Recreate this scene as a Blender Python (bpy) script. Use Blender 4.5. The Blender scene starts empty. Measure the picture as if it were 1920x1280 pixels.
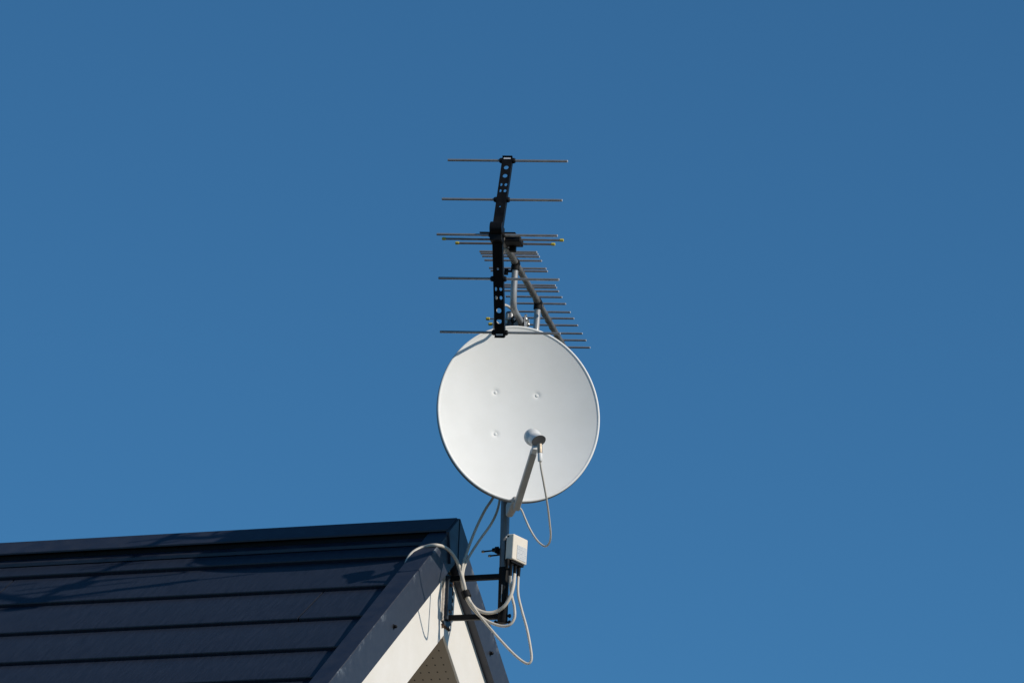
import bpy, bmesh, math, random
from mathutils import Vector as V, Matrix
random.seed(7)
R = math.radians
scene = bpy.context.scene
col = scene.collection

# ------------------------------------------------------------------ camera
FPX = 12400.0                       # focal length in pixels of the 1920 wide photograph
PITCH, ROLL = R(16.30), R(2.6)
PHI, SLOPE, THETA = R(21.5), 0.7785, R(79.5)   # ridge heading, roof pitch, antenna heading
CAMZ = 1.6
cam_p = V((0, 0, CAMZ))
cf = V((0, math.cos(PITCH), math.sin(PITCH)))
cu0 = V((0, -math.sin(PITCH), math.cos(PITCH)))
cx0 = V((1, 0, 0))
cX = cx0 * math.cos(ROLL) + cu0 * math.sin(ROLL)
cU = cu0 * math.cos(ROLL) - cx0 * math.sin(ROLL)
cd = bpy.data.cameras.new('camera')
cd.sensor_width = 36.0
cd.lens = FPX / 1920 * 36
cd.clip_start = 0.1
cd.clip_end = 5000
cam = bpy.data.objects.new('camera', cd)
col.objects.link(cam)
mw = Matrix((cX, cU, -cf)).transposed().to_4x4()
mw.translation = cam_p
cam.matrix_world = mw
scene.camera = cam


def ray(px, py):
    return cf + cX * ((px - 960) / FPX) - cU * ((py - 640) / FPX)


SUN = V((math.cos(R(33.5)) * math.cos(R(27.6)), -math.cos(R(33.5)) * math.sin(R(27.6)), math.sin(R(33.5))))            # towards the sun
# building frame: a along the ridge (towards the gable), h across the ridge, z up, origin on the mast
A = V((math.cos(PHI), -math.sin(PHI), 0))
H = V((math.sin(PHI), math.cos(PHI), 0))
Z = V((0, 0, 1))
M0 = cam_p + ray(943.6, 1120) * 20.0


def W(p):
    return M0 + A * p[0] + H * p[1] + Z * p[2]


def L(w):
    d = w - M0
    return V((d.dot(A), d.dot(H), d.z))


def on(px, py, n, d):
    nw = A * n[0] + H * n[1] + Z * n[2]
    r = ray(px, py)
    return L(cam_p + r * ((d - nw.dot(cam_p - M0)) / nw.dot(r)))


def ph(px, py, h=0.0): return on(px, py, (0, 1, 0), h)
def pa(px, py, a): return on(px, py, (1, 0, 0), a)
def lv(w): return V((w.dot(A), w.dot(H), w.z))       # world direction -> frame direction


GZ = -M0.z                                            # ground height in the frame

# ------------------------------------------------------------------ materials
def mat(name, base, rough=0.5, metal=0.0, spec=0.5):
    m = bpy.data.materials.new(name)
    m.use_nodes = True
    b = m.node_tree.nodes['Principled BSDF']
    b.inputs['Base Color'].default_value = (*base, 1)
    b.inputs['Roughness'].default_value = rough
    b.inputs['Metallic'].default_value = metal
    b.inputs['Specular IOR Level'].default_value = spec
    return m


def N(m, t, **kw):
    n = m.node_tree.nodes.new(t)
    for k, v in kw.items():
        setattr(n, k, v)
    return n


def LK(m, a, b): m.node_tree.links.new(a, b)


def noise(m, scale, detail=4, rough=0.6, stretch=(1, 1, 1), rot=(0, 0, 0)):
    tc = N(m, 'ShaderNodeTexCoord')
    mp = N(m, 'ShaderNodeMapping')
    mp.inputs['Scale'].default_value = stretch
    mp.inputs['Rotation'].default_value = rot
    LK(m, tc.outputs['Object'], mp.inputs['Vector'])
    n = N(m, 'ShaderNodeTexNoise')
    n.inputs['Scale'].default_value = scale
    n.inputs['Detail'].default_value = detail
    n.inputs['Roughness'].default_value = rough
    LK(m, mp.outputs['Vector'], n.inputs['Vector'])
    return n


def ramp(m, src, stops):
    r = N(m, 'ShaderNodeValToRGB')
    e = r.color_ramp.elements
    while len(e) < len(stops):
        e.new(0.5)
    for i, (p, c) in enumerate(stops):
        e[i].position = p
        e[i].color = (*c, 1) if len(c) == 3 else c
    LK(m, src, r.inputs['Fac'])
    return r


def bump(m, src, strength, dist=0.002, prev=None):
    b = N(m, 'ShaderNodeBump')
    b.inputs['Strength'].default_value = strength
    b.inputs['Distance'].default_value = dist
    LK(m, src, b.inputs['Height'])
    if prev:
        LK(m, prev.outputs['Normal'], b.inputs['Normal'])
    LK(m, b.outputs['Normal'], m.node_tree.nodes['Principled BSDF'].inputs['Normal'])
    return b


def varied(name, c0, c1, scale=30, rough=(0.4, 0.6), metal=0.0, bstr=0.0, stretch=(1, 1, 1), spec=0.5, lo=.35, hi=.65):
    m = mat(name, c0, rough[0], metal, spec)
    P = m.node_tree.nodes['Principled BSDF']
    n = noise(m, scale, 5, 0.65, stretch)
    LK(m, ramp(m, n.outputs['Fac'], [(lo, c0), (hi, c1)]).outputs['Color'], P.inputs['Base Color'])
    LK(m, ramp(m, n.outputs['Fac'], [(lo, (rough[0],) * 3), (hi, (rough[1],) * 3)]).outputs['Color'], P.inputs['Roughness'])
    if bstr:
        bump(m, n.outputs['Fac'], bstr)
    return m


M = {}
# embossed navy steel roofing: fine grain running down the slope
m = M['roofing'] = mat('navy_roofing_steel', (0.02, 0.025, 0.04), 0.42)
P = m.node_tree.nodes['Principled BSDF']
n1 = noise(m, 1.0, 4, 0.6, (150, 14, 14))
n2 = noise(m, 2.2, 4, 0.6)
mx = N(m, 'ShaderNodeMix', data_type='RGBA')
LK(m, n2.outputs['Fac'], mx.inputs['Factor'])
LK(m, ramp(m, n1.outputs['Fac'], [(.3, (.0105, .0160, .029)), (.7, (.0205, .027, .0445))]).outputs['Color'], mx.inputs['A'])
LK(m, ramp(m, n1.outputs['Fac'], [(.3, (.013, .0180, .032)), (.7, (.026, .032, .0505))]).outputs['Color'], mx.inputs['B'])
LK(m, mx.outputs['Result'], P.inputs['Base Color'])
bump(m, n1.outputs['Fac'], 0.4, 0.0018)
m = M['flash_dark'] = varied('navy_painted_flashing', (0.016, 0.021, 0.037), (0.024, 0.03, 0.048), 18, (.36, .5), bstr=0.04)
# weathered flashing on the verge: chalky worn patches along its upper arris
m = M['verge'] = mat('weathered_navy_flashing', (0.03, 0.035, 0.05), 0.5)
P = m.node_tree.nodes['Principled BSDF']
n1 = noise(m, 38, 6, 0.7)
n2 = noise(m, 13, 5, 0.75, (1, 1, 1))
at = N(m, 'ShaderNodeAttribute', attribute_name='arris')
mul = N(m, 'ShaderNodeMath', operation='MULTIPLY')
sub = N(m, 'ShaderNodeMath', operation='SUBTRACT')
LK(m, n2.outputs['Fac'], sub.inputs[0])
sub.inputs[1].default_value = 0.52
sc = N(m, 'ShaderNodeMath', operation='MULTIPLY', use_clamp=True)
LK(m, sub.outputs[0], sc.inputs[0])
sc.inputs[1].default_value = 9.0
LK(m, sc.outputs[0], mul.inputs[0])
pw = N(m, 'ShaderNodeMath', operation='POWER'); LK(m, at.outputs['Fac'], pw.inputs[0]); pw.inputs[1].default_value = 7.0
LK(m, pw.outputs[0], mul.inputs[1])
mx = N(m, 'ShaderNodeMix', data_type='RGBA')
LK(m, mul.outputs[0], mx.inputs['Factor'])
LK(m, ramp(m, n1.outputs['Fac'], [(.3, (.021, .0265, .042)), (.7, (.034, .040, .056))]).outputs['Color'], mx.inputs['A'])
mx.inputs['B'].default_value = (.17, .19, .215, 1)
LK(m, mx.outputs['Result'], P.inputs['Base Color'])
bump(m, n1.outputs['Fac'], 0.08, 0.001)
M['cream'] = varied('cream_painted_board', (.79, .75, .69), (.735, .695, .63), 7, (.6, .7), bstr=0.03)
M['wall'] = varied('cream_wall_siding', (.66, .63, .57), (.58, .55, .5), 5, (.8, .9), bstr=0.1)
# perforated soffit board
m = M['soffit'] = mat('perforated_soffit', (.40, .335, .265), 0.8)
P = m.node_tree.nodes['Principled BSDF']
tc = N(m, 'ShaderNodeTexCoord')
sp = N(m, 'ShaderNodeSeparateXYZ')
LK(m, tc.outputs['Object'], sp.inputs['Vector'])
def frac(src, k, off):
    a = N(m, 'ShaderNodeMath', operation='MULTIPLY_ADD')
    LK(m, src, a.inputs[0]); a.inputs[1].default_value = k; a.inputs[2].default_value = off
    b = N(m, 'ShaderNodeMath', operation='FRACT'); LK(m, a.outputs[0], b.inputs[0])
    c = N(m, 'ShaderNodeMath', operation='SUBTRACT'); LK(m, b.outputs[0], c.inputs[0]); c.inputs[1].default_value = .5
    return c
fx = frac(sp.outputs['X'], 1 / .0275, 100.2)
fy = frac(sp.outputs['Y'], 1 / .0215, 100.35)
v = N(m, 'ShaderNodeCombineXYZ'); LK(m, fx.outputs[0], v.inputs[0])
s2 = N(m, 'ShaderNodeMath', operation='MULTIPLY'); LK(m, fy.outputs[0], s2.inputs[0]); s2.inputs[1].default_value = .98
LK(m, s2.outputs[0], v.inputs[1])
ln = N(m, 'ShaderNodeVectorMath', operation='LENGTH'); LK(m, v.outputs[0], ln.inputs[0])
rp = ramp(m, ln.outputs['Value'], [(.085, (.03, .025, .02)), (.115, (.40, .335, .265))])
LK(m, rp.outputs['Color'], P.inputs['Base Color'])
M['dish'] = varied('offwhite_dish_enamel', (.82, .815, .79), (.79, .785, .755), 9, (.55, .62), spec=.25, bstr=.01)
M['dishback_rimshade'] = varied('grey_back_and_rim_shade', (.17, .18, .19), (.14, .15, .16), 12, (.5, .6))
M['arm'] = varied('grey_coated_steel_arm', (.42, .405, .38), (.36, .345, .325), 25, (.45, .55))
M['lnb'] = varied('pale_grey_plastic', (.72, .72, .70), (.66, .66, .64), 15, (.45, .55))
M['lnbend'] = mat('shaded_plastic_end', (.20, .205, .215), .5)  # darker than the body: shade on the down-facing end put into the colour
M['galv'] = varied('galvanised_steel', (.40, .40, .40), (.30, .30, .30), 60, (.35, .5), metal=.3, stretch=(1, 1, .3))
M['mast'] = varied('shaded_galvanised_mast', (.20, .205, .215), (.15, .155, .165), 60, (.35, .5), metal=.4, stretch=(1, 1, .3))  # darker copy of galv, with the dish's shade put into the colour
M['alu'] = varied('weathered_aluminium', (.42, .41, .40), (.30, .295, .29), 70, (.34, .5), metal=.6)
M['aluboom'] = varied('weathered_aluminium_boom', (.27, .26, .25), (.19, .18, .175), 45, (.4, .55), metal=.45)
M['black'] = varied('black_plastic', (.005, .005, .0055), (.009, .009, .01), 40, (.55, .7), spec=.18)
M['blacksteel'] = varied('black_coated_steel', (.003, .0035, .0045), (.007, .0072, .008), 35, (.45, .6), spec=.18)
M['bluesteel'] = varied('dark_blue_coated_plate', (.022, .034, .05), (.035, .045, .06), 60, (.35, .55))
M['rust'] = varied('rusty_sealant', (.045, .022, .010), (.13, .075, .04), 120, (.8, .95), bstr=.3)
M['caulk'] = varied('beige_caulk', (.55, .50, .44), (.40, .35, .30), 90, (.75, .85), bstr=.2)
M['box'] = varied('cream_plastic', (.80, .72, .61), (.76, .68, .57), 20, (.4, .5))
M['cable'] = varied('cream_cable_sheath', (.60, .55, .475), (.51, .465, .395), 25, (.45, .6))
M['greycable'] = varied('grey_cable_sheath', (.11, .11, .11), (.15, .145, .14), 40, (.5, .6))
M['paleend'] = mat('bright_cut_metal', (.75, .75, .75), .35, .3)
M['yellow'] = mat('yellow_plastic_cap', (.55, .44, .05), .5)
M['zinc'] = mat('zinc_plated_bolt', (.45, .43, .38), .35, .8)
M['brass'] = varied('tarnished_connector_brass', (.42, .35, .26), (.33, .27, .2), 50, (.35, .5), metal=.4)
# label: rows of illegible small print on a pale sheet
m = M['label'] = mat('printed_label', (.55, .57, .58), .5)
P = m.node_tree.nodes['Principled BSDF']
tc = N(m, 'ShaderNodeTexCoord')
sp = N(m, 'ShaderNodeSeparateXYZ')
LK(m, tc.outputs['Object'], sp.inputs['Vector'])
nz = noise(m, 1.0, 2, .8, (420, 420, 160))
w = N(m, 'ShaderNodeMath', operation='MULTIPLY'); LK(m, sp.outputs['Z'], w.inputs[0]); w.inputs[1].default_value = 1 / .0062
fr = N(m, 'ShaderNodeMath', operation='FRACT'); LK(m, w.outputs[0], fr.inputs[0])
gt = N(m, 'ShaderNodeMath', operation='GREATER_THAN'); LK(m, fr.outputs[0], gt.inputs[0]); gt.inputs[1].default_value = .4
gn = N(m, 'ShaderNodeMath', operation='GREATER_THAN'); LK(m, nz.outputs['Fac'], gn.inputs[0]); gn.inputs[1].default_value = .53
mu = N(m, 'ShaderNodeMath', operation='MULTIPLY'); LK(m, gt.outputs[0], mu.inputs[0]); LK(m, gn.outputs[0], mu.inputs[1])
rp = ramp(m, mu.outputs[0], [(.2, (.60, .605, .60)), (.8, (.38, .40, .43))])
LK(m, rp.outputs['Color'], P.inputs['Base Color'])
# ground
m = M['ground'] = varied('dry_ground', (.125, .105, .075), (.09, .08, .055), .6, (.9, .95), bstr=.2)

# ------------------------------------------------------------------ mesh helpers
class MB:
    """collects shapes in the building frame and links them as ONE mesh object"""
    def __init__(s):
        s.bm = bmesh.new()
        s.mi = 0

    def _f(s, vs):
        try:
            f = s.bm.faces.new(vs)
            f.material_index = s.mi
            return f
        except ValueError:
            return None

    def prism(s, p0, p1):
        """two matching closed rings of points joined to a solid"""
        v0 = [s.bm.verts.new(p) for p in p0]
        v1 = [s.bm.verts.new(p) for p in p1]
        n = len(v0)
        s._f(v0[::-1]); s._f(v1)
        for i in range(n):
            s._f([v0[i], v0[(i + 1) % n], v1[(i + 1) % n], v1[i]])
        return s

    def box(s, c, ax, half):
        """box at c with axes ax (3 vectors) and half sizes"""
        x, y, z = [V(a) * h for a, h in zip(ax, half)]
        c = V(c)
        r0 = [c - x - y - z, c + x - y - z, c + x + y - z, c - x + y - z]
        s.prism(r0, [p + z * 2 for p in r0])
        return s

    def tube(s, pts, r, seg=12, caps=True, taper=None, square=False, up=None):
        pts = [V(p) for p in pts]
        n = len(pts)
        tang = []
        for i in range(n):
            a = pts[max(i - 1, 0)]; b = pts[min(i + 1, n - 1)]
            tang.append((b - a).normalized())
        u = V(up) if up else (V((0, 0, 1)) if abs(tang[0].z) < .9 else V((1, 0, 0)))
        u = (u - tang[0] * u.dot(tang[0])).normalized()
        rings = []
        if square:
            seg = 4
        for i in range(n):
            t = tang[i]
            u = (u - t * u.dot(t)).normalized()
            w = t.cross(u)
            rr = r[i] if isinstance(r, (list, tuple)) else r
            off = math.pi / 4 if square else 0
            k = math.sqrt(2) if square else 1
            rings.append([s.bm.verts.new(pts[i] + (u * math.cos(off + 2 * math.pi * j / seg) + w * math.sin(off + 2 * math.pi * j / seg)) * rr * k) for j in range(seg)])
        for i in range(n - 1):
            for j in range(seg):
                s._f([rings[i][j], rings[i][(j + 1) % seg], rings[i + 1][(j + 1) % seg], rings[i + 1][j]])
        if caps:
            s._f(rings[0][::-1]); s._f(rings[-1])
        return s

    def lathe(s, c, axis, prof, seg=24, caps=True):
        """prof: list of (distance along axis, radius)"""
        c = V(c); ax = V(axis).normalized()
        s.tube([c + ax * d for d, _ in prof], [max(q, 1e-5) for _, q in prof], seg, caps)
        return s

    def ball(s, c, r, seg=14):
        s.lathe(c, (0, 0, 1), [(-r * math.cos(math.pi * i / 10), r * math.sin(math.pi * i / 10)) for i in range(11)], seg)
        return s

    def build(s, name, mats, thing, parent=None, bevel=0, smooth=35, segs=2):
        base = V(thing['_base'])
        bmesh.ops.recalc_face_normals(s.bm, faces=s.bm.faces)
        for v in s.bm.verts:
            v.co -= base
        me = bpy.data.meshes.new(name)
        s.bm.to_mesh(me); s.bm.free()
        for mm in (mats if isinstance(mats, (list, tuple)) else [mats]):
            me.materials.append(M[mm])
        if smooth:
            me.shade_smooth()
            me.set_sharp_from_angle(angle=R(smooth))
        o = bpy.data.objects.new(name, me)
        col.objects.link(o)
        o.parent = parent or thing
        if bevel:
            b = o.modifiers.new('bevel', 'BEVEL')
            b.width = bevel; b.segments = segs; b.limit_method = 'ANGLE'; b.angle_limit = R(40); b.harden_normals = True
        return o


things = []
def thing(name, label, cat, base, group=None):
    o = bpy.data.objects.new(name, None)
    o.empty_display_size = .05
    col.objects.link(o)
    o.location = W(base)
    o.rotation_euler = (0, 0, -PHI)
    o['label'] = label; o['category'] = cat
    if group: o['group'] = group
    o['_base'] = list(base)
    things.append(o)
    return o


def single(mb, name, mats, label, cat, base, group=None, **kw):
    """a thing that is one mesh"""
    class B(dict):
        pass
    d = {'_base': list(base)}
    o = mb.build(name, mats, d, parent=None, **kw) if False else None
    base = V(base)
    bmesh.ops.recalc_face_normals(mb.bm, faces=mb.bm.faces)
    for v in mb.bm.verts:
        v.co -= base
    me = bpy.data.meshes.new(name)
    mb.bm.to_mesh(me); mb.bm.free()
    for mm in (mats if isinstance(mats, (list, tuple)) else [mats]):
        me.materials.append(M[mm])
    me.shade_smooth(); me.set_sharp_from_angle(angle=R(kw.get('smooth', 35)))
    o = bpy.data.objects.new(name, me)
    col.objects.link(o)
    o.location = W(base); o.rotation_euler = (0, 0, -PHI)
    o['label'] = label; o['category'] = cat
    if group: o['group'] = group
    return o


def spline(pts, n=10):
    """Catmull-Rom through the points"""
    p = [V(q) for q in pts]
    p = [p[0] * 2 - p[1]] + p + [p[-1] * 2 - p[-2]]
    out = []
    for i in range(1, len(p) - 2):
        for k in range(n):
            t = k / n
            a, b, c, d = p[i - 1], p[i], p[i + 1], p[i + 2]
            out.append(.5 * ((2 * b) + (c - a) * t + (2 * a - 5 * b + 4 * c - d) * t * t + (3 * b - a - 3 * c + d) * t ** 3))
    out.append(p[-2])
    return out


EA, EH, EZ = V((1, 0, 0)), V((0, 1, 0)), V((0, 0, 1))

# ------------------------------------------------------------------ house
RC = ph(858, 970)                       # tip of the ridge cap on the gable
aB, zR = RC.x, RC.z
REC = 0.026
aC = aB - REC                           # face of the cream barge boards
AEND = aB - 8.5                         # far gable
HE = 3.0                                # half span to the eaves
K = zR - 0.040                          # roof plane through the course edges: z = K + SLOPE*h (left)
m_ = SLOPE
cosr = 1 / math.sqrt(1 + m_ * m_); sinr = m_ * cosr
nl = V((0, -sinr, cosr))                # normal of the left slope
dl = V((0, -cosr, -sinr))               # down the left slope

house = thing('house', 'house with dark navy metal roof and cream barge boards on its gable', 'house', (aB - 4, 0, GZ))

def hroof(px, py):
    return on(px, py, (0, -m_, 1), K).y

edges = [hroof(400, y) for y in (1059, 1111, 1165.5, 1221.5, 1276)]
step = (edges[0] - edges[-1]) / (len(edges) - 1)
ups = [0.0] + edges
while ups[-1] - step > -HE:
    ups.append(ups[-1] - step)
T = 0.0135
mb = MB()
JOINTS = {}
def joint_at(px, py):
    q = on(px, py, (0, -m_, 1), K)
    return q.x
j4 = joint_at(583, 1128); j2 = joint_at(9, 1096)
for i in range(1, len(ups)):
    h0, h1 = ups[i - 1], ups[i]
    def P_(h, off, a):
        return V((a, h, K + m_ * h)) + nl * off
    # the upper end of each sheet is tucked under the butt of the one above
    prof = [(h0 + .02, -T - .001), (h1 + .004, -.0004), (h1 + .0012, -.0012), (h1, -.004), (h1 + .0012, -T - .004), (h0 + .02, -T - .005)]
    base = {1: aB - 2.45, 2: j2, 3: j4, 4: aB - 3.1, 5: aB - 2.05}.get(i, j4 + (i * 1.37) % 2.9 - 2.0)
    cuts = sorted([AEND + .03] + [base + k * 3.03 for k in range(-4, 4) if AEND + .3 < base + k * 3.03 < aB - .25] + [aB - .012])
    for a0, a1 in zip(cuts[:-1], cuts[1:]):
        dv = 0.0006 * random.uniform(-1, 1)
        mb.prism([P_(h, o + dv, a0 + .003) for h, o in prof], [P_(h, o + dv, a1 - .003) for h, o in prof])
mb.build('roof_covering', 'roofing', house, bevel=0, smooth=30).data
# the hidden right slope and the deck below both
mb = MB()
for i in range(1, len(ups)):
    h0, h1 = -ups[i - 1], -ups[i]
    def P_(h, off, a):
        return V((a, h, K - m_ * h)) + V((0, sinr, cosr)) * off
    prof = [(h0 - .02, -T - .001), (h1 - .004, -.0004), (h1, -.004), (h1 - .0012, -T - .004), (h0 - .02, -T - .005)]
    mb.prism([P_(h, o, AEND + .03) for h, o in prof], [P_(h, o, aB - .012) for h, o in prof])
mb.build('roof_covering', 'roofing', house)
mb = MB()
zd = K - .045
prof = [(-HE + .03, zd - m_ * (HE - .03)), (0, zd), (HE - .03, zd - m_ * (HE - .03)), (HE - .03, zd - .05 - m_ * (HE - .03)), (0, zd - .05), (-HE + .03, zd - .05 - m_ * (HE - .03))]
mb.prism([(AEND + .06, h, z) for h, z in prof], [(aC - .03, h, z) for h, z in prof])
mb.build('roof_deck', 'flash_dark', house)

# ridge cap: folded sheet, riser below it, flange on the roofing
CW = 0.070
mb = MB()
zt = lambda h, o=0: zR - m_ * abs(h) - o
pr = [(-CW, zt(CW)), (-.003, zR - .001), (.003, zR - .001), (CW, zt(CW)), (CW - .001, zt(CW, .006)), (CW - .006, zt(CW, .006) + .003), (0, zR - .008), (-CW + .006, zt(CW, .006) + .003), (-CW + .001, zt(CW, .006))]
mb.prism([(AEND, h, z) for h, z in pr], [(aB - .001, h, z) for h, z in pr])
mb.build('ridge_cap', 'flash_dark', house, bevel=.0015)
for s in (-1, 1):                                       # riser under the cap, its shade put in as black; flange on the roofing
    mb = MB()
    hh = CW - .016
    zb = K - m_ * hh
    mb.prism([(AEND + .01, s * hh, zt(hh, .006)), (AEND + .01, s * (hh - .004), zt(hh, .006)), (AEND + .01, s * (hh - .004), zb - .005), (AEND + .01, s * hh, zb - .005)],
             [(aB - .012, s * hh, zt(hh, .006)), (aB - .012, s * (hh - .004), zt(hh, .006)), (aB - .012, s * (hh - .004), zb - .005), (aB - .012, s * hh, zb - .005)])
    mb.build('shaded_riser', 'black', house)
    mb = MB()
    f0, f1 = hh - .001, hh + .020
    q = [(s * f0, K - m_ * f0 + .008), (s * f1, K - m_ * f1 + .007), (s * f1, K - m_ * f1 - .003), (s * f0, K - m_ * f0 - .003)]
    mb.prism([(AEND + .01, h, z) for h, z in q], [(aB - .07, h, z) for h, z in q])
    mb.build('ridge_flange', 'flash_dark', house)
for px, py in ((333, 1026), (505, 1013), (677, 1003), (752, 999.5), (160, 1037)):
    q = on(px, py, (0, 1, 0), -(CW - .016))
    MB().lathe(q + V((0, .001, 0)), (0, -1, 0), [(0, .0035), (.002, .0035), (.0035, .002)], 10).build('screw', 'blacksteel', house)

# verge flashings
b1 = pa(808, 1040, aB); b2 = pa(660, 1225, aB)
ctop = ((b1.z - m_ * b1.y) + (b2.z - m_ * b2.y)) / 2
b3 = pa(825, 1093, aB); b4 = pa(677, 1280, aB)
cbot = ((b3.z - m_ * b3.y) + (b4.z - m_ * b4.y)) / 2
ai = aB - .068
def verge(s, front=True):
    mb = MB()
    a0, sg = (aB, -1) if front else (AEND - .0, 1)
    pr = [(0, cbot), (0, ctop - .0025), (.0025, ctop), (.066, ctop), (.068, ctop - .002), (.068, ctop - .034), (.064, ctop - .034), (.006, ctop - .020), (.006, cbot + .010),
          (.014, cbot + .010), (.014, cbot + .004), (.031, cbot + .004), (.031, cbot)]
    ring = lambda h: [V((a0 + sg * d, h, z - m_ * abs(h))) for d, z in pr]
    hs = [s * .0006] + [s * k for k in (.15, .3, .45, .6, .75, .9, 1.05, 1.2)] + [s * (HE + .02)]
    for h0, h1 in zip(hs[:-1], hs[1:]):
        r0, r1 = ring(h0), ring(h1)
        mb.prism(r0, r1)
    bmesh.ops.remove_doubles(mb.bm, verts=mb.bm.verts, dist=1e-5)
    for f in [f for f in mb.bm.faces if len(f.verts) == 13 and abs(abs(f.calc_center_median().y) - .0006) > 1e-3 and abs(abs(f.calc_center_median().y) - HE - .02) > 1e-3]:
        mb.bm.faces.remove(f)
    mb.bm.normal_update()
    bmesh.ops.recalc_face_normals(mb.bm, faces=mb.bm.faces)
    for f in mb.bm.faces:
        f.material_index = 0 if abs(f.normal.x) > .6 else 1
    o = mb.build('verge_flashing', ['verge', 'flash_dark'], house, smooth=30)
    # wear mask: how near a point is to the upper front arris
    me = o.data
    base = V(house['_base'])
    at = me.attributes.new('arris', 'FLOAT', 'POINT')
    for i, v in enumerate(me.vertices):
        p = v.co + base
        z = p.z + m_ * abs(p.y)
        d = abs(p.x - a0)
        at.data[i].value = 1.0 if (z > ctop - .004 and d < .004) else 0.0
    return o
vl = verge(-1); vr = verge(1); verge(-1, False); verge(1, False)
def screw_head(q, parent):
    MB().lathe(q - V((.001, 0, 0)), (1, 0, 0), [(0, .008), (.002, .008), (.003, .0055), (.010, .005), (.012, .003)], 12).build('screw', 'blacksteel', house, parent)
screw_head(pa(738, 1174, aB), vl); screw_head(pa(919, 1224, aB), vr)
screw_head(V((aB, -1.05, ctop - .07 - m_ * 1.05)), vl); screw_head(V((aB, .85, ctop - .07 - m_ * .85)), vr)

# ridge end plate (two folded halves)
eL = pa(841, 987, aB); hw = 0.079
mb = MB()
a0, a1 = aB - .004, aB + .007
for s in (-1, 1):
    q = [(s * .0012, zR - .003), (s * hw, zR - .003 - m_ * hw), (s * (hw - .024), zR - m_ * hw - .098), (s * .0012, zR - .165 + .03)]
    mb.prism([(a0, h, z) for h, z in q], [(a1 + (.002 if s > 0 else 0), h, z) for h, z in q])
mb.build('ridge_end_plate', 'flash_dark', house, bevel=.0012)

# cream barge boards
s1 = pa(834, 1190, aC); s2 = pa(771, 1280, aC); s3 = pa(840, 1203, aC); s4 = pa(863, 1280, aC)
czl = ((s1.z - m_ * s1.y) + (s2.z - m_ * s2.y)) / 2
czr = ((s3.z + m_ * s3.y) + (s4.z + m_ * s4.y)) / 2
cz = (czl + czr) / 2
print('house', aB, zR, 'edges', edges, 'ctop-K', ctop - K, 'zR-ctop', zR - ctop, 'bot', ctop - cbot, 'cz', czl, czr)
for s in (-1, 1):
    mb = MB()
    r = lambda a, h: [V((a, h, cbot + .02 - m_ * abs(h))), V((a, h, cz - m_ * abs(h)))]
    mb.prism(r(aC, s * .0003) + r(aC - .009, s * .0003)[::-1], r(aC, s * HE) + r(aC - .009, s * HE)[::-1])
    mb.build('barge_board', 'cream', house, bevel=.002)
# soffits of the gable overhang
for s in (-1, 1):
    mb = MB()
    zz = cz + .0015
    q = [(aC - .0095, s * .0003), (aC - .62, s * .0003), (aC - .62, s * HE), (aC - .0095, s * HE)]
    mb.prism([(a, h, zz - m_ * abs(h)) for a, h in q], [(a, h, zz + .012 - m_ * abs(h)) for a, h in q])
    mb.build('soffit', 'soffit', house)
# walls: a five sided block under the roof
mb = MB()
wt, hwz = cz + .02, 2.55
q = [(-hwz, GZ - .05), (hwz, GZ - .05), (hwz, wt - m_ * hwz), (0, wt), (-hwz, wt - m_ * hwz)]
mb.prism([(AEND + .6, h, z) for h, z in q], [(aC - .60, h, z) for h, z in q])
mb.build('wall', 'wall', house)
for s in (-1, 1):
    mb = MB()
    pts = [V((AEND + .02, s * (HE + .05), K - m_ * HE - .08)), V((aB - .02, s * (HE + .05), K - m_ * HE - .08))]
    mb.tube(pts, .055, 14)
    mb.build('gutter', 'flash_dark', house)

# ------------------------------------------------------------------ ground
bm = bmesh.new()
bmesh.ops.create_grid(bm, x_segments=24, y_segments=24, size=900)
me = bpy.data.meshes.new('ground'); bm.to_mesh(me); bm.free(); me.materials.append(M['ground'])
g = bpy.data.objects.new('ground', me); col.objects.link(g); g['kind'] = 'structure'

# ------------------------------------------------------------------ mast and its wall bracket
MT = ph(956.5, 587); MBt = ph(942.2, 1163)
md = (MT - MBt).normalized()
def mast_at(z): return MBt + md * ((z - MBt.z) / md.z)
mast = thing('antenna_mast', 'grey galvanised antenna mast on a black bracket at the gable peak', 'mast', tuple(MBt))
MR = .0137
mb = MB().lathe(MBt + md * .003, md, [(0, MR), ((MT - MBt).length - .004, MR), ((MT - MBt).length, MR - .002)], 24)
mb.build('pole', 'mast', mast)
S0 = ph(942, 1168); S1 = ph(945.3, 1064)
SR = .0158
mb = MB()
mb.tube([S0, S0 + md * .004, S1], [SR - .002, SR, SR], 24)
sl = mb.build('sleeve', 'blacksteel', mast)
# thin galvanised strip standing on the face of the sleeve
vd = lv((cam_p - W(S1)).normalized()); vd.z = 0; vd.normalize()
sd = V((vd.y, -vd.x, 0)) * -1
q = mast_at(ph(941, 1114).z)
mb = MB().box(q + (vd * .80 - sd * .25).normalized() * SR, [(sd * .9 + vd * .2).normalized(), (vd * .9 - sd * .2).normalized(), EZ], (.0011, .0012, .027))
mb.build('pale_strip', 'galv', mast)
for px, py, d in ((953.5, 1154, 1), (930, 1166, -1), (953, 1166, 1)):
    c = mast_at(ph(px, py).z)
    MB().lathe(c + EA * d * (SR - .002), EA * d, [(0, .0035), (.006, .0035), (.006, .0065), (.011, .0065), (.0125, .005)], 6).build('bolt', 'blacksteel', mast)
# arms
u1 = ph(842, 1085.5); u2 = ph(938, 1080.5)
l1 = ph(842, 1158); l2 = ph(941, 1155)
for p, q in ((u1, u2), (l1, l2)):
    p = V((aC + .006, p.y, p.z))
    MB().tube([p, q], .0083, square=True, up=(0, 0, 1)).build('arm', 'blacksteel', mast, bevel=.002)
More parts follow.
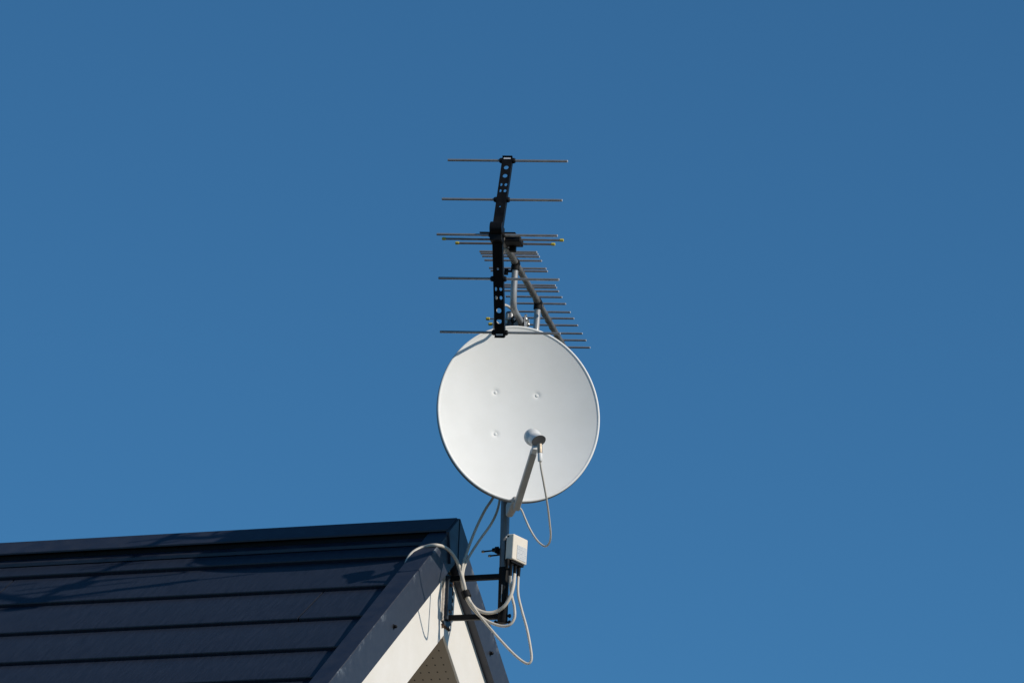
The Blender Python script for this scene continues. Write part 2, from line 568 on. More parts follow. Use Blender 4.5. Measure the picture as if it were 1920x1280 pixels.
# bracket plate with its bead of sealant
pz0, pz1 = pa(838, 1168, aC).z, pa(838, 1090, aC).z
zc = (l1.z + u1.z) / 2
hc = .004; hp = .030
mb = MB()
z0, z1 = l1.z - .014, u1.z + .016
prf = [(-hp, z0), (-hp * .55, z0 - .012), (hp * .55, z0 - .012), (hp, z0), (hp, z1), (-hp, z1)]
mb.prism([(aC - .001, hc + h, z) for h, z in prf], [(aC + .006, hc + h, z) for h, z in prf])
mb.box((aC + .009, hc - .006, zc), (EA, EH, EZ), (.006, .0165, (z1 - z0) / 2 - .008))
mb.build('mounting_plate', 'bluesteel', mast, bevel=.0015)
for s, mt in ((-1, 'caulk'), (1, 'rust')):
    mb = MB()
    pts, rs = [], []
    n = 26
    for i in range(n + 1):
        t = i / n
        k = .25 if s < 0 else 1.0                           # the left bead is smooth, the right one ragged
        pts.append(V((aC + .0015 + k * random.uniform(-.001, .001), hc + s * (hp + .002 + k * random.uniform(-.0015, .003)), z0 + (z1 - z0) * t)))
        rs.append(.0055 + k * random.uniform(-.002, .003))
    mb.tube(pts, rs, 8)
    mb.build('sealant', mt, mast)
for zz, up in ((z0 - .010, -1), (z1, 1)):                # ragged sealant at the foot and the head of the plate
    pts, rs = [], []
    for i in range(25):
        pts.append(V((aC + .002, hc - hp + 2 * hp * i / 24, zz + up * random.uniform(-.002, .009))))
        rs.append(random.uniform(.0022, .0055))
    MB().tube(pts, rs, 8).build('sealant', 'rust', mast)
for z in (l1.z + .02, u1.z - .02):
    MB().lathe((aC + .013, hc - .006, z), EA, [(0, .006), (.004, .006), (.005, .004)], 6).build('bolt', 'rust', mast)

# ------------------------------------------------------------------ satellite dish
def ax_world(v, tau=R(1.15)):
    """tilt by the lean of the mast (about the viewing axis), then to the frame"""
    x, y, z = v
    return lv(V((x * math.cos(tau) - z * math.sin(tau), y, x * math.sin(tau) + z * math.cos(tau))))
AL, BE = R(10.0), R(6.0)
dn = ax_world((math.sin(AL) * math.cos(BE), -math.cos(AL) * math.cos(BE), math.sin(BE)))
dx = ax_world((math.cos(AL), math.sin(AL), 0))
du = dn.cross(dx) * -1
if du.z < 0: du = -du
DEPTH_FWD = .125                                          # rim plane in front of the mast axis
mc = mast_at(ph(953, 777).z)
vw = lv(V((0, -1, 0)))
# the middle of the aperture: on the sight line of (972.5, 775), DEPTH_FWD nearer than the mast
DC = on(972.5, 775, tuple(vw), DEPTH_FWD + mc.dot(vw))
DW, DH = .2430, .2785
dish = thing('satellite_dish', 'white oval satellite dish clamped to the mast above the roof', 'satellite dish', tuple(mast_at(DC.z - DH)))
def D(x, y, z): return DC + dx * x + du * y + dn * z
SAG = .041
def bowl(x, y):
    q = (x / DW) ** 2 + (y / DH) ** 2
    return -SAG * (1 - q)
# pressed dimples for the four bolts
bolts = []
for px, py in ((929, 735), (1007, 741), (929, 813), (1007, 819)):
    r_ = ray(px, py); o_ = cam_p
    # intersect with the bowl by iteration
    z = -SAG
    for _ in range(6):
        pl = W(D(0, 0, z)); nW = A * dn.x + H * dn.y + Z * dn.z
        P3 = o_ + r_ * ((pl - o_).dot(nW) / r_.dot(nW))
        d = L(P3) - DC
        z = bowl(d.dot(dx), d.dot(du))
    bolts.append((d.dot(dx), d.dot(du)))
def surf(x, y):
    z = bowl(x, y)
    for bx, by in bolts:
        d = math.hypot(x - bx, y - by)
        if d < .022:
            z -= .0030 * math.exp(-(d / .0085) ** 2)
    return z
mb = MB()
bm = mb.bm
NR, NT = 150, 220
rings = []
ctr = bm.verts.new(D(0, 0, surf(0, 0)))
for i in range(1, NR + 1):
    rr = i / NR
    rings.append([bm.verts.new(D(DW * rr * math.cos(t), DH * rr * math.sin(t), surf(DW * rr * math.cos(t), DH * rr * math.sin(t)))) for t in [2 * math.pi * j / NT for j in range(NT)]])
for j in range(NT):
    mb._f([ctr, rings[0][j], rings[0][(j + 1) % NT]])
def loop(prev, fx):
    nxt = []
    for j in range(NT):
        t = 2 * math.pi * j / NT
        o_, z = fx
        nxt.append(bm.verts.new(D((DW + o_) * math.cos(t), (DH + o_) * math.sin(t), z)))
    for j in range(NT):
        mb._f([prev[j], nxt[j], nxt[(j + 1) % NT], prev[(j + 1) % NT]])
    return nxt
for i in range(NR - 1):
    for j in range(NT):
        mb._f([rings[i][j], rings[i + 1][j], rings[i + 1][(j + 1) % NT], rings[i][(j + 1) % NT]])
# rolled rim; its turned-back lip is coloured dark for the shade there
lp = rings[-1]
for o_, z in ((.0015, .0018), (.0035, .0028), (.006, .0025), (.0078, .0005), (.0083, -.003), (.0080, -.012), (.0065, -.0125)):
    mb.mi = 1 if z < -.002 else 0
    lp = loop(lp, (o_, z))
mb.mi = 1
# back skin
for rr in (.985, .8, .6, .4, .2):
    nxt = [bm.verts.new(D(DW * rr * math.cos(t), DH * rr * math.sin(t), bowl(DW * rr * math.cos(t), DH * rr * math.sin(t)) - .006)) for t in [2 * math.pi * j / NT for j in range(NT)]]
    for j in range(NT):
        mb._f([lp[j], nxt[j], nxt[(j + 1) % NT], lp[(j + 1) % NT]])
    lp = nxt
mb._f(lp)
mb.build('reflector', ['dish', 'dishback_rimshade'], dish, smooth=50)
for bx, by in bolts:
    z = surf(bx, by)
    MB().lathe(D(bx, by, z - .001), dn, [(0, .0052), (.0022, .0052), (.0036, .0042), (.0042, .002)], 16).build('bolt', 'dish', dish)
# feed arm, from the bracket below the rim up to the converter
A0 = D(-.001, -.318, .004)
FE = D(0, -.212, .300)
def dpix(px, py, z):
    """point of the plane z in front of the aperture seen at this pixel"""
    pl = W(D(0, 0, z)); nW = A * dn.x + H * dn.y + Z * dn.z
    r_ = ray(px, py)
    return L(cam_p + r_ * ((pl - cam_p).dot(nW) / r_.dot(nW)))
A0 = dpix(968, 953, .0); A1 = dpix(1001, 846, .225)
ad = (A1 - A0).normalized()
side = ad.cross(dn).normalized()
mb = MB()
mb.box((A0 + A1) / 2, (side, ad, side.cross(ad)), (.0098, (A1 - A0).length / 2, .012))
mb.build('feed_arm', 'arm', dish, bevel=.004, segs=3)
mb = MB()                                                 # bracket behind the foot of the arm
c0 = dpix(963.5, 938, -.03)
mb.box(c0 - du * .006 - dn * .03, (dx, du, dn), (.012, .022, .045))
mb.box((c0 + A0) / 2 + dn * .005 + du * .004 - dx * .002, (dx, du, dn), (.0125, .012, .03))
mb.build('arm_bracket', 'arm', dish, bevel=.009, segs=4)
# converter
hc_ = dpix(1001, 822, .215)
ec_ = dpix(1013.5, 827.5, .28)
axb = (ec_ - hc_).normalized()
conv = MB()
toD = (D(0, 0.0, -SAG) - hc_).normalized()
conv.lathe(hc_ + toD * .034, -toD, [(0, .020), (.002, .0238), (.006, .0255), (.020, .0258), (.027, .0252), (.038, .0225), (.048, .018), (.054, .0125), (.056, .004)], 36)
lnb = conv.build('converter', 'lnb', dish, smooth=50)
# body below/behind the horn with its slanting end
e1 = axb
prj = lambda v: (v - e1 * v.dot(e1)).normalized()
up_ = prj(du); sd_ = prj(dx)
mb = MB()
segs = 36
def ring_(c, r0, tilt):
    out = []
    for j in range(segs):
        t = 2 * math.pi * j / segs
        off = sd_ * math.cos(t) * r0 + up_ * math.sin(t) * r0 * .92
        out.append(c + off + e1 * tilt * math.sin(t))
    return out
rs = [ring_(hc_ + e1 * .005, .021, 0), ring_(hc_ + e1 * .034, .0212, .004), ring_(hc_ + e1 * .052, .0215, .016), ring_(hc_ + e1 * .0545, .0205, .017)]
for r0, r1 in zip(rs[:-1], rs[1:]):
    v0 = [mb.bm.verts.new(p) for p in r0]; v1 = [mb.bm.verts.new(p) for p in r1]
    for j in range(segs):
        mb._f([v0[j], v0[(j + 1) % segs], v1[(j + 1) % segs], v1[j]])
bmesh.ops.remove_doubles(mb.bm, verts=mb.bm.verts, dist=1e-6)
mb.build('converter_body', 'lnb', dish, lnb, smooth=50)
mb = MB()
r0 = ring_(hc_ + e1 * .0544, .0204, .017); r1 = ring_(hc_ + e1 * .040, .0195, .012)
mb.prism(r0, r1)
mb.build('end_cap', 'lnbend', dish, lnb, smooth=40)
# clamp holding the converter, connector
mb = MB()
mb.box(A1 + ad * .004, (side, ad, side.cross(ad)), (.0088, .016, .0105))
mb.build('clamp', 'lnb', dish, lnb, bevel=.003)
cn0 = dpix(1012, 836, .27); cn1 = dpix(1012.5, 849, .27); cn2 = dpix(1012.6, 864.5, .27)
cdn = (cn2 - cn0).normalized()
MB().lathe(cn0, cdn, [(-.006, .0075), (.0, .0078), ((cn1 - cn0).length, .0078)], 18).build('connector', 'brass', dish, lnb)
MB().lathe(cn1 + cdn * .0008, cdn, [(0, .0068), (.001, .0072), ((cn2 - cn1).length - .003, .0072), ((cn2 - cn1).length, .0055)], 18).build('connector_sleeve', 'lnb', dish, lnb)
# clamp behind the dish on the mast
mb = MB()
mm_ = mast_at(DC.z + .0)
bk = D(-.02, 0, -SAG - .01)
fw = (bk - mm_); fw = V((fw.x, fw.y, 0)).normalized(); sw = V((-fw.y, fw.x, 0))
mb.box(mm_ + fw * .012, (fw, sw, EZ), (.022, .045, .085))
mb.box(mm_ - fw * .02, (fw, sw, EZ), (.006, .04, .03))
mb.build('mast_clamp', 'galv', dish, bevel=.004)

# ------------------------------------------------------------------ booster box on the mast
bn = lv(V((math.sin(R(59)), -math.cos(R(59)), 0)))         # outward normal of the labelled face
bt = lv(V((math.cos(R(59)), math.sin(R(59)), 0)))
bz = (EZ + lv(V((1, 0, 0))) * -.012).normalized()
btp = ph(964, 1000.5)
bq = mast_at(ph(946, 1030).z)
bw, bd = .0405, .0135                                      # half width, half depth
ctr_b = bq + bn * (MR + .010 + bd) + bt * .0
# slide along the face so that the near vertical edge falls where it is seen
def face_pt(px, py, off): return on(px, py, tuple(bn), off)
offF = (bq + bn * (MR + .010 + 2 * bd)).dot(bn)
e_top = face_pt(964, 999.5, offF); e_bot = face_pt(961, 1047, offF); e_far = face_pt(990.5, 1011.5, offF)
bw = (e_far - e_top).dot(bt) / 2
bz = (e_top - e_bot).normalized()
bh = (e_top - e_bot).length / 2
fc = (e_top + e_bot) / 2 + bt * bw
bc = fc - bn * bd
boost = thing('signal_booster', 'cream booster box with small print label strapped to the mast', 'booster box', tuple(bc))
axs = (bt, bn, bz)
mb = MB()
# shell with slightly tapering top, drawn as a prism with rounded edges
mb.box(bc, axs, (bw, bd, bh))
mb.build('case', 'box', boost, bevel=.004, segs=4)
mb = MB().box(fc + bn * .0006 + bt * bw * .18 - bz * bh * .30, axs, (bw * .66, .0005, bh * .55))
mb.build('label', 'label', boost)
MB().lathe(bc - bt * (bw + .0003) + bz * (bh - .007) - bn * .006, -bt, [(-.001, .003), (.0006, .003), (.0012, .002)], 10).build('screw', 'black', boost)
# dark skirt and connectors
mb = MB().box(bc - bz * (bh + .003) + bt * .0 - bn * .002, axs, (bw * .86, bd * .72, .005))
mb.build('skirt', 'black', boost, bevel=.002)
conn = []
for px, dep in ((958.5, -.6), (966.2, 0.0), (973.3, .55), (951.5, -1.05)):
    q = bc - bz * (bh + .006) + bt * 0
    # spread below the case, all on the line of its middle
    c0 = on(px, 1053 + (3 if px > 970 else 0), tuple(bn), (bc - bn * .003).dot(bn))
    big = px < 960 and px > 955
    Lc = .052 if px > 955 else .030
    r0 = .0072 if px > 955 else .006
    mb = MB().lathe(c0 + bz * .010, -bz, [(0, r0), (.016, r0), (.018, r0 * .86), (Lc, r0 * .72), (Lc + .001, r0 * .55)], 16)
    mb.build('plug', 'black', boost)
    conn.append(c0 + bz * .010 - bz * (Lc - .004))
# strap, U bolt and wing nut behind
mb = MB()
mb.box(bq + bn * (MR + .005) - bz * .004, axs, (.020, .005, .036))
mb.box(bq - bn * (MR + .004) - bz * .004, axs, (.024, .003, .010))
mb.build('strap', 'blacksteel', boost, bevel=.002)
for (px, py), k in (((906, 1033.5), 1), ((918.5, 1041.5), -1)):
    e_ = on(px, py, tuple(bn), (bq - bn * (.074 if k > 0 else .056)).dot(bn))
    s_ = e_ + bn * (.085 if k > 0 else .065)
    rod = MB().tube([s_, e_], .0026, 10).build('bolt', 'blacksteel', boost)
    MB().lathe(e_ + bn * .004, -bn, [(0, .003), (.002, .0042), (.007, .0042), (.009, .003)], 10).build('bolt_end', 'brass', boost, rod)
nut = on(934, 1032, tuple(bn), (bq - bn * .022).dot(bn))
mb = MB()
mb.box(nut, (bn, (bt + bz * -.7).normalized(), (bz + bt * .7).normalized()), (.006, .013, .006))
mb.box(nut - bn * .012 + bz * .004, (bn, (bt + bz * -.5).normalized(), (bz + bt * .5).normalized()), (.009, .0045, .0055))
mb.build('wing_nut', 'blacksteel', boost, bevel=.002)

# ------------------------------------------------------------------ yagi antenna
yb = lv(V((math.cos(THETA), math.sin(THETA), 0)))          # boom, pointing away
ye = lv(V((math.sin(THETA), -math.cos(THETA), 0)))
yv = EZ.copy()
rho = R(-1.3)
ye, yv = ye * math.cos(rho) + yv * math.sin(rho), yv * math.cos(rho) - ye * math.sin(rho)
BR, TR = .0098, .0100
mz = mast_at(ph(957, 599).z)
# the vertical plane of the boom stands beside the mast
off_b = (mz + ye * (MR + TR + .013)).dot(ye)
def pb(px, py, d=0.0): return on(px, py, tuple(ye), off_b + d)
Bm = pb(1000, 551)                                         # a point of the boom axis
Bfar = pb(1057.5, 651.5); Bnear = pb(931.5, 432.5)
def bt_of(px, py):                                         # boom parameter of the boom axis seen at this height
    return (pb(px, py) - Bm).dot(yb)
tn, tf = (Bnear - Bm).dot(yb), (Bfar - Bm).dot(yb)
def Y(t, e=0, v=0): return Bm + yb * t + ye * e + yv * v
print('yagi t', tn, tf, 'v err', (Bfar - Bm).dot(yv), (Bnear - Bm).dot(yv))
ant = thing('yagi_antenna', 'long rooftop television antenna with black V reflector and many thin rods', 'antenna', tuple(mz))
mb = MB().lathe(Y(tn + .01), yb, [(0, BR - .002), (.002, BR), (tf - tn + .005, BR), (tf - tn + .008, BR - .002)], 20)
boom = mb.build('boom', 'aluboom', ant)
# directors on top of the boom
dirs = [(1005.3, 472.8), (1007.5, 476.6), (1010.7, 481.6), (1014.6, 489.1), (1022.9, 503.8), (1025.9, 508.8), (1040.3, 535.1), (1042.8, 539.4), (1046.5, 546.3), (1052.9, 557.2), (1060, 569.8), (1068.8, 585.3), (1075.6, 597.1), (1082.9, 610.1), (1091.5, 625.3), (1099.4, 638), (1106.9, 651.5)]
HL = .0885
def rod(p, q, r, name, parent, m_='alu'):
    d = (q - p).normalized(); ln = (q - p).length
    o = MB().lathe(p, d, [(0, r * .7), (.0008, r), (ln - .0008, r), (ln, r * .7)], 12).build(name, m_, ant, parent)
    return o
dv = .0068
first = None
for px, py in dirs:
    # the plane v = dv through the boom, seen at the right end of the rod
    q = on(px, py, tuple(yv), Bm.dot(yv) + dv)
    t = (q - Bm).dot(yb)
    o = rod(Y(t, -HL - .008, dv), Y(t, HL - .008, dv), .0034, 'director', None)
    MB().lathe(Y(t, HL - .009, dv), ye, [(0, .0030), (.0016, .0030), (.002, .0018)], 12).build('rod_end', 'paleend', ant, o)
    # dark seat where the rod is pressed into the boom
    MB().lathe(Y(t - .004), yb, [(0, BR + .0012), (.008, BR + .0012)], 18).build('rod_seat', 'aluboom', ant, o)
# V reflector
ap = Y(tn)
tipU = pb(951, 297); tipL = pb(936.5, 628)
armU = tipU - ap; armL = tipL - ap
print('arms', armU.dot(yb), armU.dot(yv), armL.dot(yb), armL.dot(yv))
# symmetric corner: same length and opening for both arms
f_ = (armU.dot(yb) + armL.dot(yb)) / 2
AWD = .0152                                               # half width
frame_parts = []
def reflector_arm(tip, holes):
    d = (tip - ap).normalized(); ln = (tip - ap).length
    back = ye.cross(d).normalized()
    if back.dot(yb) > 0: back = -back                       # towards the viewer (outside of the V)
    mb = MB(); bm = mb.bm
    def P2(u, w, k=0): return ap + d * u + ye * w + back * k
    outer = [bm.verts.new(P2(u, w)) for u, w in ((-.012, -AWD), (ln + .006, -AWD), (ln + .006, AWD), (-.012, AWD))]
    es = [bm.edges.new((outer[i], outer[(i + 1) % 4])) for i in range(4)]
    for u, w, ru, rw in holes:
        vs = [bm.verts.new(P2(u + ru * math.cos(t), w + rw * math.sin(t))) for t in [2 * math.pi * j / 20 for j in range(20)]]
        es += [bm.edges.new((vs[i], vs[(i + 1) % 20])) for i in range(20)]
    bmesh.ops.triangle_fill(bm, edges=es, use_beauty=True)
    r_ = bmesh.ops.extrude_face_region(bm, geom=list(bm.faces))
    for v in [g for g in r_['geom'] if isinstance(g, bmesh.types.BMVert)]:
        v.co -= back * .002
    for s in (-1, 1):                                       # flanges of the channel
        c = P2((ln - .006) / 2, s * (AWD - .001), -.011)
        mb.box(c, (d, ye, back), ((ln + .018) / 2 - .0005, .001, .0095))
    mb.box(P2(ln + .007, 0, -.008), (d, ye, back), (.0012, AWD, .011))
    o = mb.build('reflector_frame', 'blacksteel', ant, smooth=30)
    return d, back, ln, o
def hole_px(tip, px, py, ru, rw):
    d = (tip - ap).normalized(); q = None
    back = ye.cross(d).normalized()
    q = on(px, py, tuple(back), ap.dot(back)) - ap
    return (q.dot(d), q.dot(ye), ru, rw)
def hp2(tip, px, py, w, ru=.0058, rw=.0043):
    u = hole_px(tip, px, py, ru, rw)
    return (u[0], w, ru, rw)
hu = [hp2(tipU, 948.5, 314, .001, .0072, .0072), hp2(tipU, 946.5, 329.5, .001, .0072, .0072),
      hp2(tipU, 943.5, 346, -.0074), hp2(tipU, 943.5, 346, .0074),
      hp2(tipU, 942, 357.5, -.0074), hp2(tipU, 942, 357.5, .0074),
      hp2(tipU, 937.6, 387, -.001, .0028, .0028)]
hl = [hp2(tipL, 932.3, 504, 0, .0035, .0035),
      hp2(tipL, 934, 542, -.0074), hp2(tipL, 934, 542, .0074),
      hp2(tipL, 934, 558.3, -.0074), hp2(tipL, 934, 558.3, .0074),
      hp2(tipL, 934.8, 582.3, 0, .0076, .0078), hp2(tipL, 935.4, 602.3, 0, .0076, .0078)]
dU, bU, lU, oU = reflector_arm(tipU, hu)
dL, bL, lL, oL = reflector_arm(tipL, hl)
RL = .184
def refl_rod(p, parent):
    o = rod(p - ye * RL, p + ye * RL, .0040, 'reflector_rod', None)
    MB().lathe(p + ye * (RL - .001), ye, [(0, .0035), (.0017, .0035), (.0021, .002)], 12).build('rod_end', 'paleend', ant, o)
    for s in (-1, 1):
        MB().lathe(p + ye * s * (AWD + .0002), ye * s, [(0, .0085), (.006, .0085), (.007, .007), (.009, .0065)], 14).build('rod_grommet', 'black', ant, o)
def along(d, back, py):
    # point of the arm seen at this height
    best = None
    for i in range(600):
        u = i / 600 * .45
        w = W(ap + d * u - back * .008)
        q = w - cam_p
        y = 640 - FPX * q.dot(cU) / q.dot(cf)
        if best is None or abs(y - py) < best[0]:
            best = (abs(y - py), u)
    return ap + d * best[1] - back * .008
for d, back, py, o in ((dU, bU, 300.5, oU), (dL, bL, 626, oL)):
    MB().box(along(d, back, py) + back * .0084, (ye, d, back), (.0105, .0024, .0006)).build('pale_strip', 'paleend', ant, o)  # pale strip laid on the plate at each tip rod
refl_rod(along(dU, bU, 301.5), oU); refl_rod(along(dU, bU, 374.5), oU)
refl_rod(along(dL, bL, 523), oL); refl_rod(along(dL, bL, 623.5), oL)
refl_rod(Y(tn + .006, 0, -.0135), None)
# hinge block at the corner
mb = MB()
mb.box(ap + yb * .010 - yv * .010, (yb, ye, yv), (.020, .0185, .024))
mb.lathe(ap - ye * .0186 - yb * .006 + yv * .004, ye, [(0, .020), (.0372, .020)], 20)
mb.box(ap + yb * .03 - yv * .0035, (yb, ye, yv), (.02, .055, .0015))
mb.build('corner_block', 'blacksteel', ant, bevel=.003)
# fed dipoles with yellow caps and their connection box
def dipole(pl, pr, tname):
    p = (pl + pr) / 2
    o = rod(pl, pr, .0036, tname, None, 'aluboom')
    for e_, s in ((pl, -1), (pr, 1)):
        MB().lathe(e_ - ye * s * .008, ye * s, [(0, .0034), (.001, .0045), (.009, .0048), (.0115, .0042), (.0125, .002)], 14).build('cap', 'yellow', ant, o)
tA, tB = bt_of(942, 449.5), bt_of(946.5, 457)
dipole(Y(tA, -.181, .001), Y(tA, .183, .001), 'dipole')
dipole(Y(tB, -.148, .001), Y(tB, .150, .001), 'dipole')
mb = MB()
tm = (tA + tB) / 2
mb.box(Y(tm, .022, .002), (yb, ye, yv), (.030, .034, .0095))
mb.box(Y(tm + .028, .024, -.012), (yb, ye, yv), (.010, .010, .010))
mb.box(Y(tm, -.020, 0), (yb, ye, yv), (.032, .010, .008))
mb.build('connection_box', 'black', ant, bevel=.003)
# under-slung support tube with its two boom clamps
tc1, tc2 = bt_of(966, 503), bt_of(1008, 579)
drop = .142
pts = [Y(tc1, 0, -BR - .002), Y(tc1, 0, -.04), Y(tc1 + .001, 0, -.085), Y(tc1 + .006, 0, -drop + .022), Y(tc1 + .016, 0, -drop + .007), Y(tc1 + .034, 0, -drop)]
pts += [Y(tc2 - .034, 0, -drop), Y(tc2 - .016, 0, -drop + .007), Y(tc2 - .006, 0, -drop + .022), Y(tc2 - .001, 0, -.085), Y(tc2, 0, -.04), Y(tc2, 0, -BR - .002)]
MB().tube(pts, TR, 20).build('support_tube', 'galv', ant)
for t in (tc1, tc2):
    mb = MB()
    mb.lathe(Y(t - .013), yb, [(0, BR + .003), (.026, BR + .003)], 20)
    mb.lathe(Y(t, 0, -BR + .002), -yv, [(0, TR + .003), (.016, TR + .003)], 20)
    mb.build('boom_clamp', 'black', ant, bevel=.001)
mb = MB()                                                  # wing nut on the first clamp
c = Y(tc1 - .004, -.026, -.028)
mb.lathe(c, ye, [(0, .004), (.02, .004)], 8)
mb.box(c - yv * .002, (yb, ye, (yv)), (.003, .006, .010)); mb.box(c - ye * .01 - yv * .008, (yb, ye, yv), (.003, .010, .003))
mb.build('wing_nut', 'blacksteel', ant, bevel=.001)
# clamp to the mast
tm_ = (mz - Bm).dot(yb); vt = -drop
mb = MB()
mb.box(Y(tm_, -(MR + TR + .004) / 2 + .002, vt - .002), (yb, ye, yv), (.028, .007, .026))
mb.box(Y(tm_, TR + .003, vt), (yb, ye, yv), (.024, .002, .018))
mb.build('mast_clamp', 'galv', ant, bevel=.002)
for (px, py), k in (((912.5, 597.5), -.016), ((917, 607.5), .016)):
    e_ = on(px, py, tuple(yb), (mz + yb * k).dot(yb))
    s_ = e_ + ye * .125
    o = MB().tube([e_, s_], .0026, 10).build('bolt', 'zinc', ant)
    MB().lathe(e_ + ye * .010, -ye, [(0, .003), (.001, .0048), (.010, .005), (.0125, .003)], 12).build('cap', 'yellow', ant, o)
    w_ = e_ + ye * .062
    mb = MB()
    mb.lathe(w_, ye, [(0, .0045), (.005, .0065), (.011, .0065)], 10)
    mb.box(w_ + yv * .011 + ye * .003, (yb, ye, yv), (.0025, .003, .007)); mb.box(w_ - yv * .009 + ye * .001, (yb, ye, yv), (.0025, .003, .006))
    mb.build('wing_nut', 'zinc', ant, o, bevel=.001)
    mb = MB()
    w_ = e_ + ye * .118
    mb.lathe(w_, ye, [(0, .0065), (.006, .0065), (.009, .004)], 10)
    mb.box(w_ + yv * .010 + ye * .003, (yb, ye, yv), (.0022, .004, .006))
    mb.build('wing_nut', 'zinc', ant, o, bevel=.001)

# ------------------------------------------------------------------ cables
def cable(pts, r, label, m_='cable', group='coaxial cables around the mast', n=12):
    p = spline(pts, n)
    return single(MB().tube(p, r, 12), 'coaxial_cable', m_, label, 'cable', tuple(p[0]), group, smooth=60)

# from under the roof edge, arching over the verge, to the booster
hs_ = hroof(770, 1062)
q0 = on(762, 1060, (0, -m_, 1), K - .004)
tie = ph(873, 1113, -.055)
c1 = [q0 + V((.02, .02, -.01)), q0, ph(767, 1044, q0.y + .01), ph(778, 1032.5, q0.y + .03), ph(795, 1025, q0.y + .05), pa(818, 1021.5, aB - .004), pa(838, 1028, aB + .014), pa(853, 1045, aB + .028),
      pa(862, 1065, aB + .036), ph(869, 1090, -.068), ph(874.5, 1113, -.058), ph(881, 1127, -.055), ph(893, 1141, -.048), ph(911, 1148, -.04), ph(930, 1146, -.03), ph(946, 1135, -.03), ph(957, 1117, -.026), ph(962.5, 1098, -.015)]
cable(c1 + [conn[1]], .0055, 'thick cream cable arching from under the roof verge down to the booster')
c2 = [ph(931, 905, .02), ph(925, 931, .01), ph(911, 953, .0), ph(898, 978, -.01), ph(886, 1006, -.02), ph(875, 1036, -.03), ph(868, 1058, -.05), ph(865, 1078, -.056), ph(867, 1097, -.054), ph(872.5, 1115, -.052), ph(880, 1132, -.05), ph(895, 1150, -.045),
      ph(915, 1164, -.04), ph(938, 1172.5, -.034), ph(955, 1171, -.03), ph(964.5, 1158, -.026), ph(964.5, 1138, -.024), ph(960, 1118, -.018), ph(957, 1098, -.008)]
cable(c2 + [conn[0]], .0042, 'cream cable, left of the two leaving the dish, making a short loop')
c3 = [ph(941, 905, .03), ph(938, 931, .02), ph(932, 958, .01), ph(920, 983, -.002), ph(902, 1008, -.012), ph(886, 1032, -.02), ph(873, 1056, -.038), ph(868, 1077, -.05), ph(870, 1096, -.05), ph(876.5, 1114, -.052), ph(884, 1130, -.055), ph(899, 1153, -.06),
      ph(918, 1176, -.06), ph(940, 1201, -.055), ph(962, 1224, -.045), ph(980, 1239, -.035), ph(991, 1243, -.03), ph(996.5, 1235, -.028), ph(995, 1215, -.026), ph(988, 1178, -.02), ph(978, 1142, -.01), ph(971.5, 1112, 0)]
cable(c3 + [conn[2]], .0039, 'cream cable hanging in the longest and lowest loop below the mast bracket')
# sleeve of tape round the three
td = (ph(877, 1122, -.055) - ph(870, 1104, -.055)).normalized()
single(MB().lathe(ph(874, 1113.5, -.055) - td * .011, td, [(0, .0125), (.001, .0135), (.021, .0135), (.022, .0125)], 16), 'cable_tape', 'black',
       'band of black tape binding the cables below the roof peak', 'cable tape', tuple(tie))
# converter cable
def pd(px, py, z): return dpix(px, py, z)
c4 = [cn2 - cdn * .004, pd(1014.5, 878, .262), pd(1018.5, 900, .245), pd(1023, 925, .22), pd(1027.5, 953, .185), pd(1031, 983, .15), pd(1032.5, 1003, .125), pd(1030, 1017, .10), pd(1022.5, 1023.5, .08), pd(1012.5, 1018, .065),
      pd(1003, 1007, .055), pd(993, 990, .045), pd(984, 970, .035), pd(978.5, 957, .02), pd(972, 949, .0)]
cable(c4, .0030, 'thin beige cable drooping from the dish converter back to the foot of its arm', group='coaxial cables around the mast')
sl_ = lv(SUN)
def sunward(dpx, dpy, target):  # routes an unseen run of cable so its shadow crosses the dish
    p = dpix(dpx, dpy, -.004)
    for i in range(800):
        q = p + sl_ * (i / 800 * .45)
        w = W(q) - cam_p
        if 960 + FPX * w.dot(cX) / w.dot(cf) >= target:
            break
    return q
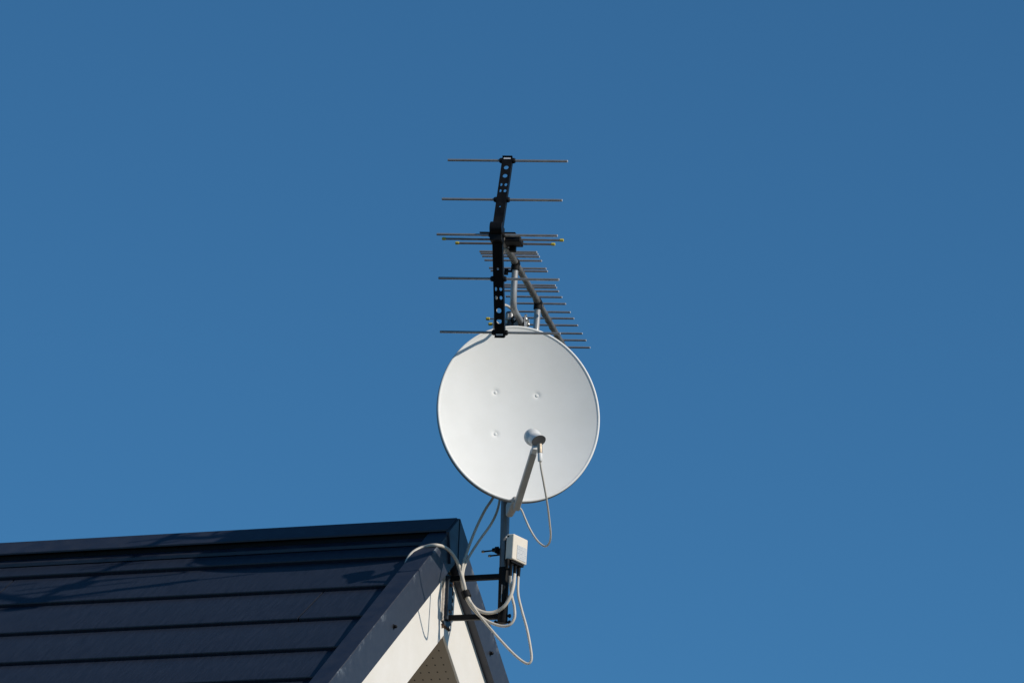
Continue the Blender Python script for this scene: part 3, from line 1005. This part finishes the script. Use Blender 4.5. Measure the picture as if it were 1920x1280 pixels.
c5 = [Y(tm + .03, .01, -.012), Y(tm + .05, -.012, -.03), sunward(800, 706, 927), sunward(830, 682, 929), sunward(860, 663, 932), sunward(890, 646, 936), sunward(915, 632, 941), pb(943.5, 592, -.036), pb(942, 578, -.036), pb(944, 572.5, -.036), pb(950, 573, -.034), pb(958, 578.5, -.031), pb(963.5, 587, -.028), pb(966.5, 597, -.027), ph(967.5, 612, .03), ph(966, 650, .04), ph(962, 720, .05), ph(954, 800, .05), ph(947, 905, .05)]
cable(c5, .0042, 'pale cable curling behind the black reflector into the antenna clamp')
td = (pb(960, 602, -.014) - pb(968, 592, -.014)).normalized()
mb = MB()
cc = pb(964.5, 597, -.012)
prv = []
for j in range(17):
    t = 2 * math.pi * j / 16
    prv.append(cc + (ye * .4 + yv * .9).normalized() * math.cos(t) * .006 * 2.4 + (ye * .9 - yv * .4).normalized() * math.sin(t) * .007)
mb.tube(prv, .0026, 8)
single(mb, 'cable_tie', 'black', 'dark cable tie holding the pale cable to the antenna tube', 'cable tie', tuple(cc))

for o in things:
    del o['_base']

# ------------------------------------------------------------------ light

el = math.asin(SUN.z); az = math.atan2(SUN.x, SUN.y)        # azimuth clockwise from +Y
sd = bpy.data.lights.new('sun', 'SUN')
sd.energy = 3.8
sd.angle = R(.53)
sd.color = (1, .925, .815)
so = bpy.data.objects.new('sun', sd)
col.objects.link(so)
so.rotation_euler = SUN.to_track_quat('Z', 'Y').to_euler()
so.location = W((3, -3, 6))

w = bpy.data.worlds.new('World')
scene.world = w
w.use_nodes = True
nt = w.node_tree
sky = nt.nodes.new('ShaderNodeTexSky')
sky.sky_type = 'NISHITA'
sky.sun_disc = False
sky.sun_elevation = el
sky.sun_rotation = az
sky.altitude = 3000
sky.air_density = 1.0
sky.dust_density = 0.0
sky.ozone_density = 10.0
bg = nt.nodes['Background']
bg.inputs['Strength'].default_value = 0.10
tint = nt.nodes.new('ShaderNodeMix')
tint.data_type = 'RGBA'; tint.blend_type = 'MULTIPLY'
tint.inputs['Factor'].default_value = 1.0
tint.inputs['B'].default_value = (.74, 1.11, .96, 1)
nt.links.new(sky.outputs['Color'], tint.inputs['A'])
nt.links.new(tint.outputs['Result'], bg.inputs['Color'])

scene.view_settings.view_transform = 'Standard'
scene.view_settings.look = 'None'
scene.view_settings.exposure = 0
scene.view_settings.gamma = 1
scene.view_settings.use_curve_mapping = False
scene.cycles.max_bounces = 8
scene.cycles.use_denoising = True
